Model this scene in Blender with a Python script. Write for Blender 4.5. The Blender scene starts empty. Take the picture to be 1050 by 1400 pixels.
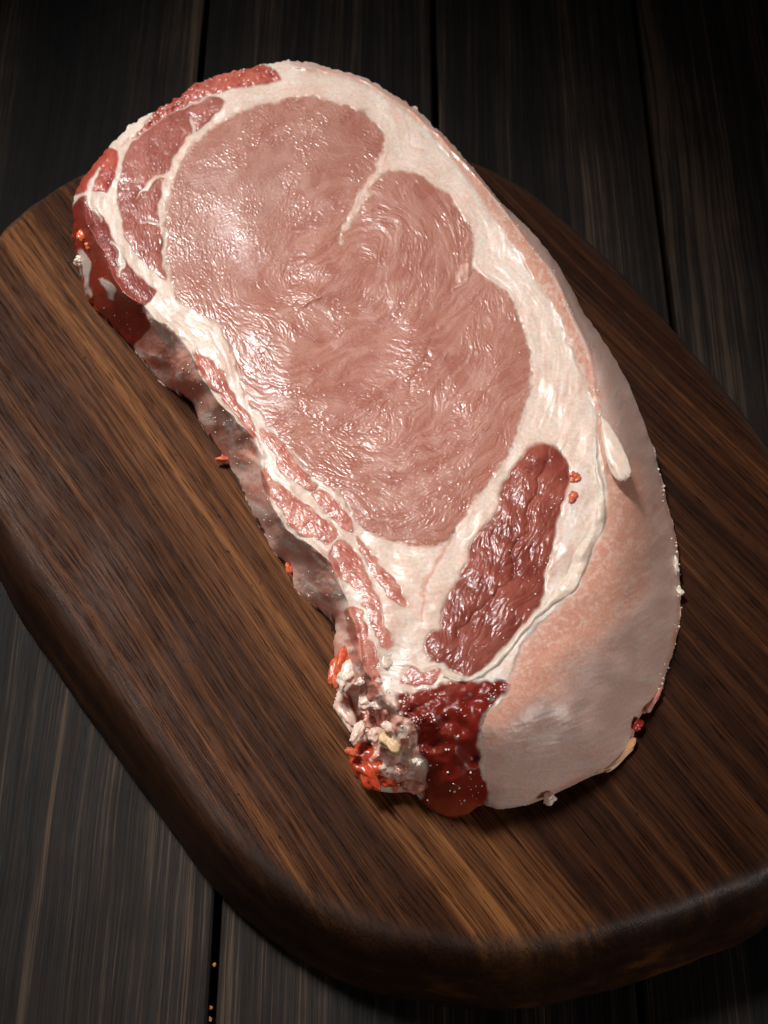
import bpy, math
import numpy as np

# ------------------------------------------------------------------ camera, light, exposure
SC = bpy.context.scene
COL = SC.collection
PITCH = math.radians(61.0)
LENS = 50.0
FPX = 1400 * LENS / 36.0
DIST = 0.486
CP, SP = math.cos(PITCH), math.sin(PITCH)
CAM = np.array([0.0, -DIST * CP, DIST * SP])
FWD, UP, RGT = np.array([0, CP, -SP]), np.array([0, SP, CP]), np.array([1.0, 0, 0])

cd = bpy.data.cameras.new('camera')
cam = bpy.data.objects.new('camera', cd)
COL.objects.link(cam)
cam.location = CAM
cam.rotation_euler = (math.pi / 2 - PITCH, 0, 0)
cd.sensor_fit = 'VERTICAL'
cd.sensor_height = 36.0
cd.sensor_width = 27.0
cd.lens = LENS
cd.clip_start, cd.clip_end = 0.01, 20
cd.dof.use_dof = True
cd.dof.focus_distance = 0.445
cd.dof.aperture_fstop = 22
SC.camera = cam

W = bpy.data.worlds.new('World')
SC.world = W
W.use_nodes = True
W.node_tree.nodes['Background'].inputs[0].default_value = (1.0, 0.95, 0.92, 1)
W.node_tree.nodes['Background'].inputs[1].default_value = 0.03


def area(name, loc, target, size, power, color, spread=180, size_y=None):
    l = bpy.data.lights.new(name, 'AREA')
    l.shape = 'RECTANGLE' if size_y else 'SQUARE'
    l.size = size
    if size_y:
        l.size_y = size_y
    l.energy = power
    l.color = color
    l.spread = math.radians(spread)
    o = bpy.data.objects.new(name, l)
    COL.objects.link(o)
    o.location = loc
    from mathutils import Vector
    o.rotation_euler = (Vector(target) - Vector(loc)).to_track_quat('-Z', 'Y').to_euler()
    return o


# one softbox, high behind the board and a little to the left
KEY = area('softbox_key', (-0.47, 0.43, 1.01), (-0.058, 0.006, 0.0), 0.40, 0.67, (1.0, 0.98, 0.96), spread=17)
# weak unseen lamp added on the camera's right to brighten the near flank
FILL = area('fill_right', (0.62, -0.52, 0.17), (0.06, -0.02, 0.03), 0.34, 0.26, (1.0, 0.95, 0.92), spread=60)
FILL_LEFT = area('fill_left', (-0.62, -0.30, 0.16), (-0.05, 0.02, 0.03), 0.30, 0.14, (1.0, 0.96, 0.94), spread=100)  # unseen low lamp, added to lift the meat's left wall

VS = SC.view_settings
VS.view_transform = 'Standard'
VS.look = 'None'
VS.exposure = 0.0
VS.gamma = 1.0
VS.use_curve_mapping = False
SC.cycles.max_bounces = 6

ZT = 0.041       # height of the cut face above the board
ZTABLE = -0.052  # table surface (board top is z = 0)


def at(px, py, z):
    """photo point (1050x1400) -> world point at height z"""
    px = np.asarray(px, float); py = np.asarray(py, float)
    a = (px - 525) / FPX; b = -(py - 700) / FPX
    dx = a; dy = CP + b * SP; dz = -SP + b * CP
    s = (z - CAM[2]) / dz
    return np.stack([CAM[0] + s * dx, CAM[1] + s * dy, np.broadcast_to(z, s.shape) * 1.0], -1)


# ------------------------------------------------------------------ helpers
def smooth_poly(p, n=4, closed=True):
    p = np.asarray(p, float)
    out = []
    N = len(p)
    rng = range(N) if closed else range(N - 1)
    for i in rng:
        if closed:
            a, b, c, d = p[(i - 1) % N], p[i], p[(i + 1) % N], p[(i + 2) % N]
        else:
            a, b, c, d = p[max(i - 1, 0)], p[i], p[i + 1], p[min(i + 2, N - 1)]
        for k in range(n):
            t = k / n
            out.append(0.5 * ((2 * b) + (c - a) * t + (2 * a - 5 * b + 4 * c - d) * t * t + (3 * b - a - 3 * c + d) * t ** 3))
    if not closed:
        out.append(p[-1])
    return np.array(out)


def link(o, parent=None):
    COL.objects.link(o)
    if parent is not None:
        o.parent = parent
    return o


def mesh_np(name, co, quads, mat, parent=None, smooth=True, tris=None):
    me = bpy.data.meshes.new(name)
    co = np.ascontiguousarray(co, np.float32)
    nq = len(quads)
    faces = np.ascontiguousarray(quads, np.int32)
    me.vertices.add(len(co))
    me.vertices.foreach_set('co', co.ravel())
    k = faces.shape[1]
    me.loops.add(nq * k)
    me.loops.foreach_set('vertex_index', faces.ravel())
    me.polygons.add(nq)
    me.polygons.foreach_set('loop_start', np.arange(0, nq * k, k, dtype=np.int32))
    me.update(calc_edges=True)
    me.polygons.foreach_set('use_smooth', np.full(nq, smooth))
    me.materials.append(mat)
    o = bpy.data.objects.new(name, me)
    return link(o, parent)


def tag(o, label=None, cat=None, group=None, kind=None):
    for k, v in (('label', label), ('category', cat), ('group', group), ('kind', kind)):
        if v:
            o[k] = v
    return o


class NT:
    """tiny node-tree writer"""
    def __init__(s, name):
        s.mat = bpy.data.materials.new(name)
        s.mat.use_nodes = True
        s.t = s.mat.node_tree
        s.b = s.t.nodes['Principled BSDF']

    def n(s, typ, ins=None, **props):
        nd = s.t.nodes.new(typ)
        for k, v in props.items():
            setattr(nd, k, v)
        for k, v in (ins or {}).items():
            s.set(nd.inputs[k], v)
        return nd

    def set(s, inp, v):
        if isinstance(v, bpy.types.NodeSocket):
            s.t.links.new(v, inp)
        else:
            inp.default_value = v

    def math(s, op, a, b=0.5, clamp=False):
        nd = s.n('ShaderNodeMath', {0: a, 1: b}, operation=op, use_clamp=clamp)
        return nd.outputs[0]

    def mix(s, f, a, b, blend='MIX'):
        nd = s.n('ShaderNodeMix', data_type='RGBA', blend_type=blend)
        s.set(nd.inputs[0], f); s.set(nd.inputs[6], a); s.set(nd.inputs[7], b)
        return nd.outputs[2]

    def ramp(s, f, stops, interp='LINEAR'):
        nd = s.n('ShaderNodeValToRGB', {0: f})
        cr = nd.color_ramp
        cr.interpolation = interp
        while len(cr.elements) < len(stops):
            cr.elements.new(0.5)
        for e, (p, c) in zip(cr.elements, stops):
            e.position = p
            e.color = c if len(c) == 4 else (*c, 1)
        return nd.outputs[0]

    def noise(s, vec, scale, detail=3, rough=0.5, dist=0.0):
        nd = s.n('ShaderNodeTexNoise', {'Vector': vec, 'Scale': scale, 'Detail': detail, 'Roughness': rough, 'Distortion': dist})
        return nd.outputs[0]

    def coords(s, loc=(0, 0, 0), rot=(0, 0, 0), scale=(1, 1, 1), src=None):
        if src is None:
            src = s.n('ShaderNodeTexCoord').outputs['Object']
        m1 = s.n('ShaderNodeMapping', {0: src, 2: rot})
        m2 = s.n('ShaderNodeMapping', {0: m1.outputs[0], 1: loc, 3: scale})
        return m2.outputs[0]

    def bump(s, h, strength, dist, normal=None):
        ins = {'Height': h, 'Strength': strength, 'Distance': dist}
        if normal is not None:
            ins['Normal'] = normal
        return s.n('ShaderNodeBump', ins).outputs[0]


def setin(b, **kw):
    for k, v in kw.items():
        b.inputs[k.replace('_', ' ')].default_value = v


# ------------------------------------------------------------------ wood materials
def board_material(ang, XA, XB):
    m = NT('walnut')
    P = m.n('ShaderNodeTexCoord').outputs['Object']
    # grain frame: x across the grain, y along it; slight waviness
    rot = m.n('ShaderNodeMapping', {0: P, 2: (0, 0, ang)}).outputs[0]
    wav = m.noise(m.coords(scale=(9, 3.0, 9), src=rot), 1.0, 2, 0.5)
    sep = m.n('ShaderNodeSeparateXYZ', {0: rot})
    x = m.math('ADD', sep.outputs[0], m.math('MULTIPLY', m.math('SUBTRACT', wav, 0.5), 0.020))
    q = m.n('ShaderNodeCombineXYZ', {0: x, 1: sep.outputs[1], 2: sep.outputs[2]}).outputs[0]
    broad = m.noise(m.coords(scale=(34, 0.9, 8), src=q), 1.0, 4, 0.66)
    mid = m.noise(m.coords(loc=(3, 1, 0), scale=(190, 2.2, 30), src=q), 1.0, 4, 0.66)
    fine = m.noise(m.coords(loc=(7, 1, 4), scale=(900, 9, 300), src=q), 1.0, 4, 0.72)
    pore = m.noise(m.coords(loc=(1, 5, 2), scale=(2300, 75, 900), src=q), 1.0, 2, 0.5)
    f = m.math('ADD', m.math('MULTIPLY', broad, 0.36), m.math('MULTIPLY', mid, 0.58))
    f = m.math('ADD', f, m.math('MULTIPLY', fine, 0.46))
    # sapwood and heartwood bands along the grain; left ones lightened as painted glow
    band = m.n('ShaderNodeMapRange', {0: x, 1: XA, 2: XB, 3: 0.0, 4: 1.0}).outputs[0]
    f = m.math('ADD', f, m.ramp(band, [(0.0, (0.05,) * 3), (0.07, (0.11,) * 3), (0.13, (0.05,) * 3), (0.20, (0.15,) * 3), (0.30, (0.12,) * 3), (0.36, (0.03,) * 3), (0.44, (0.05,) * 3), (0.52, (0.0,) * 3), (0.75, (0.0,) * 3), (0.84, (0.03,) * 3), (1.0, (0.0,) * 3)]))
    base = m.ramp(f, [(0.54, (0.0092, 0.0040, 0.0028)), (0.68, (0.0235, 0.0088, 0.0047)), (0.78, (0.047, 0.0168, 0.0074)),
                      (0.87, (0.105, 0.0385, 0.0140)), (0.98, (0.200, 0.080, 0.027))])
    pm = m.ramp(pore, [(0.54, (1, 1, 1)), (0.66, (0.36, 0.32, 0.30))])
    base = m.mix(1.0, base, pm, 'MULTIPLY')
    # wear: dark smoky rim, orange varnish low on the side
    at_rim = m.n('ShaderNodeAttribute', attribute_name='rim').outputs['Fac']
    at_side = m.n('ShaderNodeAttribute', attribute_name='side').outputs['Fac']
    nb = m.noise(m.coords(scale=(42, 7, 60), src=rot), 1.0, 4, 0.6)
    rimf = m.math('MULTIPLY', at_rim, m.ramp(nb, [(0.30, (0.10,) * 3), (0.68, (0.75,) * 3)]), True)
    base = m.mix(rimf, base, (0.046, 0.031, 0.025, 1))
    sidec = m.ramp(nb, [(0.36, (0.010, 0.0046, 0.0032)), (0.56, (0.024, 0.0098, 0.0048)), (0.74, (0.085, 0.032, 0.0095))])
    base = m.mix(m.math('MULTIPLY', at_side, 0.92), base, sidec)
    pits = m.noise(m.coords(scale=(420, 240, 420), src=rot), 1.0, 2, 0.5)
    pit = m.ramp(pits, [(0.70, (0, 0, 0)), (0.74, (1, 1, 1))])
    base = m.mix(m.math('MULTIPLY', pit, 0.75), base, (0.010, 0.007, 0.006, 1))
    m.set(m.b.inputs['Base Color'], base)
    rg = m.ramp(m.noise(m.coords(scale=(40, 30, 40), src=rot), 1.0, 4, 0.6), [(0.3, (0.34,) * 3), (0.7, (0.52,) * 3)])
    m.set(m.b.inputs['Roughness'], rg)
    m.set(m.b.inputs['Specular IOR Level'], m.math('ADD', m.math('MULTIPLY', at_rim, 0.22), 0.035))
    n1 = m.bump(m.math('ADD', m.math('MULTIPLY', fine, 0.5), m.math('MULTIPLY', pm, 0.6)), 0.5, 0.00035)
    n2 = m.bump(m.math('SUBTRACT', m.noise(P, 220, 5, 0.65), m.math('MULTIPLY', pit, 0.5)), 0.22, 0.0006, n1)
    m.set(m.b.inputs['Normal'], n2)
    return m.mat


def plank_material():
    m = NT('stained_plank')
    info = m.n('ShaderNodeObjectInfo')
    P = m.n('ShaderNodeTexCoord').outputs['Object']
    off = m.n('ShaderNodeCombineXYZ', {0: m.math('MULTIPLY', info.outputs['Random'], 7.0), 1: m.math('MULTIPLY', info.outputs['Random'], 3.0), 2: 0.0}).outputs[0]
    Q = m.n('ShaderNodeVectorMath', {0: P, 1: off}, operation='ADD').outputs[0]
    wav = m.noise(m.coords(scale=(8, 3.5, 8), src=Q), 1.0, 3, 0.5)
    sep = m.n('ShaderNodeSeparateXYZ', {0: Q})
    x = m.math('ADD', sep.outputs[0], m.math('MULTIPLY', m.math('SUBTRACT', wav, 0.5), 0.014))
    q = m.n('ShaderNodeCombineXYZ', {0: x, 1: sep.outputs[1], 2: sep.outputs[2]}).outputs[0]
    broad = m.noise(m.coords(scale=(34, 1.0, 10), src=q), 1.0, 3, 0.6)
    mid = m.noise(m.coords(scale=(230, 4.0, 60), src=q), 1.0, 4, 0.65)
    fine = m.noise(m.coords(scale=(1150, 10, 300), src=q), 1.0, 4, 0.75)
    f = m.math('ADD', m.math('MULTIPLY', broad, 0.72), m.math('MULTIPLY', mid, 0.34))
    f = m.math('ADD', f, m.math('MULTIPLY', fine, 0.60))
    f = m.math('ADD', f, m.math('MULTIPLY', m.math('SUBTRACT', m.noise(Q, 38, 5, 0.6), 0.5), 0.12))
    c = m.ramp(f, [(0.64, (0.0026, 0.0020, 0.0018)), (0.80, (0.0080, 0.0061, 0.0052)), (0.91, (0.022, 0.0154, 0.0118)), (1.06, (0.078, 0.050, 0.033))])
    tone = m.n('ShaderNodeMapRange', {0: info.outputs['Random'], 3: 0.65, 4: 1.05}).outputs[0]
    c = m.mix(1.0, c, m.n('ShaderNodeCombineColor', {0: tone, 1: tone, 2: tone}).outputs[0], 'MULTIPLY')
    m.set(m.b.inputs['Base Color'], c)
    m.set(m.b.inputs['Roughness'], m.ramp(mid, [(0.3, (0.5,) * 3), (0.7, (0.68,) * 3)]))
    m.b.inputs['Specular IOR Level'].default_value = 0.10
    n1 = m.bump(fine, 0.55, 0.0005)
    n2 = m.bump(mid, 0.5, 0.0009, n1)
    m.set(m.b.inputs['Normal'], n2)
    return m.mat


def plain(name, col, rough=0.6, spec=0.5, coat=0.0, sss=0.0, var=0.0, scale=300, bump=0.0):
    m = NT(name)
    P = m.n('ShaderNodeTexCoord').outputs['Object']
    nz = m.noise(P, scale, 4, 0.6)
    c2 = tuple(max(0, v * (1 - var)) for v in col)
    c3 = tuple(min(1, v * (1 + var)) for v in col)
    m.set(m.b.inputs['Base Color'], m.ramp(nz, [(0.3, c2), (0.7, c3)]))
    setin(m.b, Roughness=rough, Specular_IOR_Level=spec, Coat_Weight=coat, Coat_Roughness=0.12)
    if sss:
        setin(m.b, Subsurface_Weight=sss, Subsurface_Scale=0.004)
        m.b.inputs['Subsurface Radius'].default_value = (1.0, 0.35, 0.22)
    if bump:
        m.set(m.b.inputs['Normal'], m.bump(nz, 0.6, bump))
    return m.mat


# ------------------------------------------------------------------ table
MAT_PLANK = plank_material()
MAT_GAP = plain('gap_dark', (0.004, 0.0035, 0.003), 0.9, 0.1)


def box_mesh(name, x0, x1, y0, y1, z0, z1, bev, mat, parent, ny=2):
    # plank with eased long edges: cross-section swept along y
    sec = [(x0, z0), (x0, z1 - bev), (x0 + bev * 0.3, z1 - bev * 0.3), (x0 + bev, z1), (x1 - bev, z1), (x1 - bev * 0.3, z1 - bev * 0.3), (x1, z1 - bev), (x1, z0)]
    co, q = [], []
    k = len(sec)
    for j in range(ny):
        y = y0 + (y1 - y0) * j / (ny - 1)
        co += [(sx, y, sz) for sx, sz in sec]
    for j in range(ny - 1):
        for i in range(k):
            a, b = j * k + i, j * k + (i + 1) % k
            q.append((a, b, b + k, a + k))
    for base in (0, (ny - 1) * k):
        q += [(base, base + 1, base + 6, base + 7), (base + 1, base + 2, base + 5, base + 6), (base + 2, base + 3, base + 4, base + 5)]
    o = mesh_np(name, np.array(co), np.array(q), mat, parent, smooth=False)
    return o


sub = mesh_np('table_top', np.array([(-1.2, -0.9, ZTABLE - 0.02), (1.2, -0.9, ZTABLE - 0.02), (1.2, 1.3, ZTABLE - 0.02), (-1.2, 1.3, ZTABLE - 0.02)]),
              np.array([(0, 1, 2, 3)]), MAT_GAP, None, False)
tag(sub, 'dark stained wooden plank table top under the cutting board', 'table', kind='structure')
GAPW = 0.0019


def seamx(px, py):
    return float(at(px, py, ZTABLE)[0])


YJ = float(at(525, 690, ZTABLE)[1])     # butt joint, hidden beneath the board
back = [seamx(-330, 0), seamx(-25, 0), seamx(283, 0), seamx(592, 0), seamx(886, 160), seamx(1200, 0), seamx(1500, 0)]
front = [seamx(-870, 1330), seamx(-290, 1330), seamx(293, 1330), seamx(878, 1390), seamx(1460, 1390)]
for xs, ya, yb in ((back, YJ + 0.001, 1.1), (front, -0.8, YJ - 0.001)):
    for xa, xb in zip(xs[:-1], xs[1:]):
        g = GAPW / 2 * (1.25 if ya > 0 or True else 1)
        box_mesh('plank', xa + g, xb - g, ya, yb, ZTABLE - 0.019, ZTABLE, 0.0012, MAT_PLANK, sub, 2)

# ------------------------------------------------------------------ cutting board
OUT = [(-78, 505), (-52, 400), (0, 322), (60, 268), (115, 236), (200, 200), (330, 172), (480, 172), (560, 185), (632, 214), (688, 240), (740, 275), (798, 325), (856, 382),
       (915, 444), (978, 520), (1045, 606), (1108, 720), (1148, 850), (1152, 980), (1115, 1100), (1050, 1186), (979, 1216), (914, 1240), (843, 1264), (757, 1282), (657, 1286),
       (586, 1280), (514, 1263), (443, 1233), (371, 1186), (300, 1115), (215, 1005), (150, 918), (75, 815), (37, 760), (8, 706), (-40, 620)]
o2 = smooth_poly(OUT, 8)
o3 = at(o2[:, 0], o2[:, 1], 0.0)[:, :2]
# resample evenly
seg = np.linalg.norm(np.roll(o3, -1, 0) - o3, axis=1)
cum = np.concatenate([[0], np.cumsum(seg)])
NR = 420
tt = np.linspace(0, cum[-1], NR, endpoint=False)
oc = np.concatenate([o3, o3[:1]])
o3 = np.stack([np.interp(tt, cum, oc[:, 0]), np.interp(tt, cum, oc[:, 1])], 1)
tan = np.roll(o3, -3, 0) - np.roll(o3, 3, 0)
tan /= np.linalg.norm(tan, axis=1)[:, None]
nor = np.stack([tan[:, 1], -tan[:, 0]], 1)
cen = o3.mean(0)
if ((o3 - cen) * nor).sum() < 0:
    nor = -nor
for _ in range(3):
    nor = (np.roll(nor, 1, 0) + nor * 2 + np.roll(nor, -1, 0)) / 4
rs = np.random.RandomState(4)
ph = np.arange(NR) / NR * 2 * math.pi


def wob(seed, kmin, kmax, amp):
    r = np.random.RandomState(seed)
    w = np.zeros(NR)
    for k in range(kmin, kmax):
        w += r.randn() * np.cos(k * ph + r.rand() * 6.28) / math.sqrt(kmax - kmin)
    return w * amp


PROF = [(-0.030, 0.0, 0, 0), (-0.0036, 0.0, 0, 0), (-0.0020, -0.0003, 0.3, 0), (-0.0004, -0.0009, 0.9, 0), (0.0010, -0.0020, 1, 0), (0.0022, -0.0036, 0.7, 0.2), (0.0036, -0.0062, 0.3, 0.6),
        (0.0052, -0.0100, 0.1, 0.9), (0.0072, -0.0160, 0.0, 1), (0.0090, -0.0240, 0, 1), (0.0106, -0.0330, 0, 1), (0.0114, -0.0410, 0, 1), (0.0110, -0.0470, 0, 1), (0.0086, -0.0508, 0, 1),
        (0.0000, -0.0519, 0, 1)]
rings, rim, side = [], [], []
for k, (d, z, r, s) in enumerate(PROF):
    amp = 0.0 if k < 2 else min(1, (k - 1) / 3)
    dd = d + amp * (wob(11, 8, 30, 0.00035) + wob(20 + k, 30, 120, 0.00012))
    zz = z + (0 if k < 3 or k > 12 else 1) * wob(40 + k, 20, 120, 0.00013)
    p = o3 + nor * dd[:, None]
    rings.append(np.concatenate([p, (z + (zz - z)).reshape(-1, 1) * np.ones((NR, 1))], 1))
    rim.append(np.full(NR, r)); side.append(np.full(NR, s))
co = np.concatenate(rings + [np.array([[cen[0], cen[1], 0.0]])])
quads = []
for k in range(len(PROF) - 1):
    i = np.arange(NR); j = (i + 1) % NR
    quads.append(np.stack([k * NR + i, (k + 1) * NR + i, (k + 1) * NR + j, k * NR + j], 1))
quads = np.concatenate(quads)
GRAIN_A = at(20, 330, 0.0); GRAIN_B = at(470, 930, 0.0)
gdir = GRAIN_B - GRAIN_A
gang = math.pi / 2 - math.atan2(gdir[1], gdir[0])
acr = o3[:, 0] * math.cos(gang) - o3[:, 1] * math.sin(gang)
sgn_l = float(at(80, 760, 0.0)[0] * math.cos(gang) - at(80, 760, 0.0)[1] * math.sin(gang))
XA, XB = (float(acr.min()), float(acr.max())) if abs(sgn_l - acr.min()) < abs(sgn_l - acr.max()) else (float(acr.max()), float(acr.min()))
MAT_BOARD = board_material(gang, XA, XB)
me = bpy.data.meshes.new('cutting_board')
faces = [tuple(int(v) for v in q) for q in quads] + [tuple(int(v) for v in range(NR))]
me.from_pydata([tuple(map(float, c)) for c in co[:-1]], [], faces)
me.polygons.foreach_set('use_smooth', np.full(len(faces), True))
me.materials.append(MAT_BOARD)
for nm, arr in (('rim', rim), ('side', side)):
    a = me.attributes.new(nm, 'FLOAT', 'POINT')
    a.data.foreach_set('value', np.concatenate(arr).astype(np.float32))
me.update()
board = link(bpy.data.objects.new('cutting_board', me))
tag(board, 'thick rounded walnut cutting board with worn dark rim', 'cutting board')

# ------------------------------------------------------------------ the meat: fields over its outline
X0, Y0, X1, Y1 = 84, 66, 946, 1134
ST = 1.0
gx = np.arange(X0, X1, ST); gy = np.arange(Y0, Y1, ST)
GX, GY = np.meshgrid(gx, gy)
HH, WW = GX.shape
hx = np.arange(X0, X1 + 2, 2.0); hy = np.arange(Y0, Y1 + 2, 2.0)
HX, HY = np.meshgrid(hx, hy)
RNG = np.random.RandomState(7)


def gnoise(scale, seed, aspect=1.0):
    r = np.random.RandomState(seed)
    n = r.randn(HH, WW)
    fy = np.fft.fftfreq(HH)[:, None]; fx = np.fft.rfftfreq(WW)[None]
    k = np.exp(-2 * (math.pi * scale) ** 2 * ((fx * aspect) ** 2 + fy ** 2) * 0.5)
    o = np.fft.irfft2(np.fft.rfft2(n) * k, (HH, WW))
    return (o - o.mean()) / o.std()


def blur(a, scale):
    pad = int(scale * 3) + 2
    b = np.pad(a, pad, mode='edge')
    fy = np.fft.fftfreq(b.shape[0])[:, None]; fx = np.fft.rfftfreq(b.shape[1])[None]
    k = np.exp(-2 * (math.pi * scale) ** 2 * (fx ** 2 + fy ** 2))
    o = np.fft.irfft2(np.fft.rfft2(b) * k, b.shape)
    return o[pad:-pad, pad:-pad]


def bil(a, x, y, step=1.0):
    u = np.clip((x - X0) / step, 0, a.shape[1] - 1.001); v = np.clip((y - Y0) / step, 0, a.shape[0] - 1.001)
    i = u.astype(np.int32); j = v.astype(np.int32)
    fu = u - i; fv = v - j
    return (a[j, i] * (1 - fu) + a[j, i + 1] * fu) * (1 - fv) + (a[j + 1, i] * (1 - fu) + a[j + 1, i + 1] * fu) * fv


WX = gnoise(5, 1) * 0.9 + gnoise(16, 2) * 1.6
WY = gnoise(5, 3) * 0.9 + gnoise(16, 4) * 1.6
FARD = 60.0


def sdf(poly, warp=1.0, margin=None, n=4):
    """signed distance to a smoothed outline, negative inside"""
    p = smooth_poly(poly, n)
    if margin is None:
        sl = (slice(None), slice(None))
        far = None
    else:
        a = max(0, int((p[:, 0].min() - margin - X0) // 2)); b = int((p[:, 0].max() + margin - X0) // 2) + 2
        c = max(0, int((p[:, 1].min() - margin - Y0) // 2)); d = int((p[:, 1].max() + margin - Y0) // 2) + 2
        sl = (slice(c, d), slice(a, b))
        far = margin
    x = HX[sl]; y = HY[sl]
    d2 = np.full(x.shape, 1e9); ins = np.zeros(x.shape, bool)
    for (ax, ay), (bx, by) in zip(p, np.roll(p, -1, 0)):
        ex, ey = bx - ax, by - ay
        L = ex * ex + ey * ey + 1e-9
        t = np.clip(((x - ax) * ex + (y - ay) * ey) / L, 0, 1)
        dx = x - ax - t * ex; dy = y - ay - t * ey
        np.minimum(d2, dx * dx + dy * dy, out=d2)
        if ay != by:
            ins ^= ((ay > y) != (by > y)) & (x < ex * (y - ay) / ey + ax)
    d = np.sqrt(d2) * np.where(ins, -1, 1)
    if far is not None:
        full = np.full(HX.shape, float(far))
        full[sl] = np.minimum(d, far)
        d = full
    return bil(d, GX + WX * warp, GY + WY * warp, 2.0)


def line(pts, widths, warp=0.8, margin=40, n=4):
    """distance to a tapered stroke: negative inside"""
    q = np.concatenate([np.asarray(pts, float), np.asarray(widths, float)[:, None]], 1)
    p = smooth_poly(q, n, closed=False)
    d = np.full(HX.shape, float(margin))
    a = max(0, int((p[:, 0].min() - margin - X0) // 2)); b = int((p[:, 0].max() + margin - X0) // 2) + 2
    c = max(0, int((p[:, 1].min() - margin - Y0) // 2)); e = int((p[:, 1].max() + margin - Y0) // 2) + 2
    sl = (slice(c, e), slice(a, b))
    x = HX[sl]; y = HY[sl]
    m = d[sl].copy()
    for (ax, ay, aw), (bx, by, bw) in zip(p[:-1], p[1:]):
        ex, ey = bx - ax, by - ay
        L = ex * ex + ey * ey + 1e-9
        t = np.clip(((x - ax) * ex + (y - ay) * ey) / L, 0, 1)
        dd = np.sqrt((x - ax - t * ex) ** 2 + (y - ay - t * ey) ** 2) - (aw + t * (bw - aw)) / 2
        np.minimum(m, dd, out=m)
    d[sl] = m
    return bil(d, GX + WX * warp, GY + WY * warp, 2.0)


def sst(a, lo, hi):
    t = np.clip((a - lo) / (hi - lo), 0, 1)
    return t * t * (3 - 2 * t)


SIL = [(411, 84, .93), (442, 91, .93), (503, 109, .93), (552, 137, .92), (590, 169, .90), (629, 208, .87), (682, 271, .80), (731, 322, .72), (766, 368, .62), (802, 432, .50), (834, 480, .40),
       (861, 529, .31), (884, 582, .22), (901, 643, .13), (912, 689, .08), (925, 735, .04), (929, 771, .02), (931, 817, 0), (926, 874, 0), (913, 912, 0), (903, 950, 0), (880, 975, 0), (868, 998, 0),
       (861, 1023, 0), (833, 1050, 0), (799, 1065, 0), (770, 1080, 0), (721, 1099, 0), (683, 1106, 0), (660, 1101, 0), (641, 1111, 0), (622, 1118, 0), (597, 1113, 0), (578, 1096, 0), (565, 1083, 0),
       (530, 1083, 0), (500, 1074, 0), (486, 1052, 0), (483, 1025, 0), (488, 1000, 0), (468, 976, 0), (462, 950, 0), (458, 905, 0), (456, 875, 0), (455, 846, 0), (422, 822, 0), (401, 800, 0),
       (392, 768, 0), (372, 752, 0), (361, 726, 0), (345, 700, 0), (330, 665, 0), (313, 634, 0), (296, 610, 0), (272, 575, 0), (260, 546, 0), (225, 526, 0), (200, 500, 0), (184, 476, .02),
       (172, 466, .0), (158, 450, .0), (130, 419, .04), (112, 385, .12), (105, 356, .24), (101, 334, .38), (99, 308, .52), (101, 270, .70), (115, 240, .85), (141, 209, .90), (175, 174, .92),
       (206, 153, .93), (229, 140, .93), (263, 117, .93), (309, 100, .93), (349, 92, .93), (380, 84, .93)]
TOP = [(411, 90), (442, 97), (503, 116), (552, 144), (590, 176), (629, 217), (680, 275), (726, 338), (756, 376), (779, 430), (802, 480), (811, 537), (818, 570), (818, 640), (821, 700), (802, 760),
       (778, 808), (742, 846), (706, 888), (674, 925), (645, 944), (604, 960), (562, 972), (533, 965), (514, 935), (494, 905), (484, 850), (466, 800), (446, 762), (410, 738), (382, 708), (364, 662),
       (353, 612), (330, 582), (300, 548), (274, 510), (262, 480), (235, 452), (205, 428), (170, 398), (142, 350), (120, 305), (112, 264), (122, 244), (148, 213), (180, 182), (211, 160), (231, 147),
       (266, 124), (311, 108), (350, 99), (385, 92)]
SIL = np.array(SIL, float)
dS = sdf(SIL[:, :2], 0.45, None, 4)
# ragged fringe on the red and lower-left edges
dS += gnoise(3.0, 71) * 0.9 * sst(700 - GX, 0, 150)
dT = sdf(TOP, 0.7, None, 4)
INS = dS < 0
# edge height spread inward from the outline (nearest outline point, weighted)
zs_poly = smooth_poly(SIL, 2)
num = np.zeros(HX.shape); den = np.zeros(HX.shape)
for sx, sy, sz in zs_poly:
    w = 1.0 / ((HX - sx) ** 2 + (HY - sy) ** 2 + 16) ** 2
    num += w * sz; den += w
ZS = bil(num / den, GX, GY, 2.0)
ZS = np.clip(ZS, 0, 1)

EYE = [(396, 132), (354, 142), (309, 161), (270, 191), (244, 228), (230, 262), (225, 296), (227, 342), (233, 384), (251, 414), (286, 436), (303, 456), (316, 480), (330, 521), (343, 552), (362, 579),
       (392, 609), (423, 643), (442, 662), (466, 680), (478, 700), (502, 722), (537, 741), (571, 748), (606, 737), (636, 702), (670, 659), (701, 601), (716, 560), (724, 521), (724, 483), (716, 449),
       (701, 418), (676, 390), (654, 377), (643, 364), (648, 330), (642, 304), (625, 277), (598, 254), (568, 239), (541, 234), (524, 232), (518, 222), (523, 206), (524, 188), (514, 167), (495, 151), (457, 138), (425, 132)]
DARK = [(739, 605), (766, 613), (779, 636), (779, 659), (768, 697), (758, 727), (750, 783), (740, 817), (710, 863), (679, 897), (651, 921), (633, 924), (614, 916), (605, 905), (590, 903), (579, 880),
        (588, 861), (603, 857), (607, 829), (622, 802), (629, 788), (648, 742), (663, 720), (682, 697), (687, 666), (705, 636), (720, 613)]
CLOT = [(551, 949), (572, 943), (610, 933), (656, 933), (687, 933), (690, 947), (679, 962), (658, 974), (656, 1004), (659, 1065), (660, 1112), (637, 1128), (599, 1128), (576, 1100), (580, 1084), (584, 1050), (572, 1030),
        (565, 1004), (551, 975)]
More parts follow.
